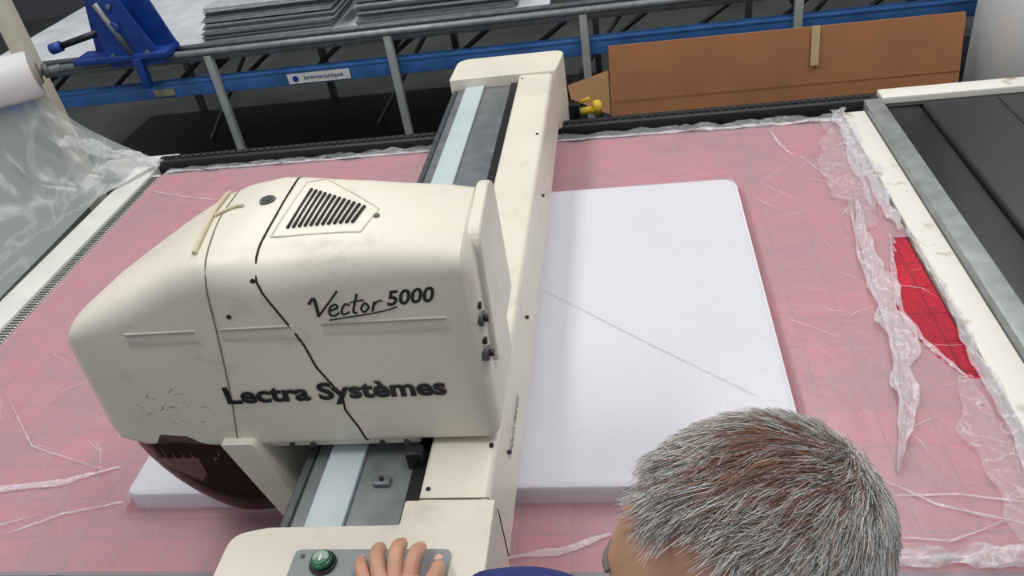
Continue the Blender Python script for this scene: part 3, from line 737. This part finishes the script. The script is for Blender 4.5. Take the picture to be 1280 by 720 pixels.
def skinned(name, verts, edges, radii, m, par, root=0, sub=2, mats=None, fmf=None):
    me = bpy.data.meshes.new(name); me.from_pydata(verts, edges, []); o = bpy.data.objects.new(name, me); link(o)
    sk = o.modifiers.new("skin", 'SKIN'); sk.use_smooth_shade = True
    for i, r in enumerate(radii):
        rr = r if isinstance(r, tuple) else (r, r); me.skin_vertices[0].data[i].radius = rr
        me.skin_vertices[0].data[i].use_root = (i == root)
    ss = o.modifiers.new("sub", 'SUBSURF'); ss.levels = sub; ss.render_levels = sub
    bpy.context.view_layer.update()
    nm = bpy.data.meshes.new_from_object(o.evaluated_get(bpy.context.evaluated_depsgraph_get())); nm.name = name
    bpy.data.objects.remove(o)
    nm.materials.clear()
    for x in (mats or [m]): nm.materials.append(x)
    for p in nm.polygons:
        p.use_smooth = True
        p.material_index = fmf(p.center) if fmf else 0
    o = bpy.data.objects.new(name, nm); return link(o, par)
HO = Vector((.014, -.026, 0))
bv_ = [(.12, .20, .92), (.12, .21, 1.08), (.12, .22, 1.25), (.115, .26, 1.36), (.11, .31, 1.44), (.10, .345, 1.50),
       (-.04, .30, 1.36), (-.085, .37, 1.27), (-.03, .545, 1.165), (-.15, .622, 1.150), (-.265, .628, 1.135),
       (.27, .24, 1.36), (.33, .22, 1.25), (.35, .28, 1.12), (.30, .42, 1.04),
       (.03, .20, .86), (.02, .20, .48), (.02, .18, .09), (.02, .27, .05),
       (.21, .20, .86), (.22, .20, .48), (.22, .18, .09), (.22, .27, .05)]
be = [(0, 1), (1, 2), (2, 3), (3, 4), (4, 5), (3, 6), (6, 7), (7, 8), (8, 9), (9, 10), (3, 11), (11, 12), (12, 13), (13, 14), (0, 15), (15, 16), (16, 17), (17, 18), (0, 19), (19, 20), (20, 21), (21, 22)]
brd = [.13, .125, .135, .10, .055, .053, .065, .052, .048, .045, .036, .065, .052, .045, .036, .09, .058, .042, .035, .09, .058, .042, .035]
def bodymat(c):
    if c.z > 1.445 and abs(c.x-.11) < .09: return 1
    if c.z < .10: return 3
    if c.z < .90: return 2
    return 0
skinned("body", bv_, be, brd, None, MN, 0, 2, mats=[SHIRT, SKIN, TROUS, BLACK], fmf=bodymat)
W = Vector((-.345, .632, 1.128))+HO
hv = [W+Vector((.075, .015, .008)), W, W+Vector((-.026, .026, .004)), W+Vector((-.040, .052, .002))]
skinned("left_palm", [tuple(p) for p in hv], [(0, 1), (1, 2), (2, 3)], [(.028, .026), (.030, .022), (.040, .018), (.042, .017)], SKIN, MN, 1, 2)
fing = {"pinky": [(-.425, .676, 1.128), (-.438, .702, 1.134), (-.446, .720, 1.122), (-.449, .731, 1.110)],
        "ring": [(-.406, .684, 1.131), (-.416, .714, 1.142), (-.422, .738, 1.128), (-.424, .752, 1.111)],
        "middle": [(-.384, .687, 1.132), (-.388, .719, 1.144), (-.391, .745, 1.129), (-.392, .760, 1.111)],
        "index": [(-.362, .683, 1.131), (-.360, .714, 1.142), (-.360, .738, 1.128), (-.361, .753, 1.111)],
        "thumb": [(-.345, .655, 1.122), (-.331, .684, 1.124), (-.328, .708, 1.118), (-.330, .728, 1.110)]}
for k, P_ in fing.items():
    P_ = [tuple(Vector(p)+HO) for p in P_]
    r = .0104 if k == "pinky" else (.0128 if k == "thumb" else .0116)
    base = (Vector((-.375, .655, 1.122))+HO).lerp(Vector(P_[0]), .4)
    skinned(k+"_finger", [tuple(base)]+P_, [(0, 1), (1, 2), (2, 3), (3, 4)], [r*1.15, r*1.12, r*1.08, r, r*.82], SKIN, MN, 0, 2)
    a = Vector(P_[2]); b_ = Vector(P_[3]); d = (b_-a).normalized()
    nn = Vector((0, d.z*-1, d.y)).normalized(); sd = d.cross(nn).normalized()
    c = b_+nn*(r*.80)-d*r*.1
    V = []
    for i in range(12):
        t = 2*math.pi*i/12; V.append(c+sd*math.cos(t)*r*.52+d*math.sin(t)*r*.62+nn*(-.0014*math.cos(t)**2))
    V.append(c+nn*.0008)
    mesh(k+"_nail", V, [[i, (i+1) % 12, 12] for i in range(12)], NAIL, MN, smooth=True)
skinned("right_palm", [(.30, .42, 1.04), (.295, .46, 1.02), (.285, .51, 1.0)], [(0, 1), (1, 2)], [(.027, .022), (.034, .018), (.038, .014)], SKIN, MN, 0, 2)
for i in range(4):
    x = .255+.02*i; L = [.06, .075, .08, .07][i]
    skinned("right_finger_%d" % i, [(x+.005, .50, 1.0), (x, .50+L*.6, .995), (x, .50+L*.9, .97), (x, .50+L, .95)], [(0, 1), (1, 2), (2, 3)], [.010, .0095, .009, .007], SKIN, MN, 0, 2)
skinned("right_thumb", [(.272, .46, 1.015), (.245, .485, 1.005), (.235, .515, .985)], [(0, 1), (1, 2)], [.013, .011, .009], SKIN, MN, 0, 2)

# ------------------------------------------------------------------ lighting
wd = bpy.data.worlds.new("world"); S.world = wd; wd.use_nodes = True
bg = wd.node_tree.nodes['Background']; bg.inputs[0].default_value = (.88, .93, 1, 1); bg.inputs[1].default_value = .42
TUBE = mat("lamp_housing", (220, 220, 220), .5)
for i, (x, y) in enumerate([(-2.2, 1.0), (-2.2, 4.2), (1.2, 1.2), (1.2, 4.2)]):
    E = empty("ceiling_lamp", (x, y, 4.6))
    box("housing", x-.2, x+.2, y-1.0, y+1.0, 4.62, 4.72, TUBE, E, .01)
    l = bpy.data.lights.new("tube_light", 'AREA'); l.shape = 'RECTANGLE'; l.size = .9; l.size_y = 2.0; l.energy = 59; l.color = (1, .985, .96)
    lo = bpy.data.objects.new("tube_light", l); link(lo, E); lo.location = (x, y, 4.6)
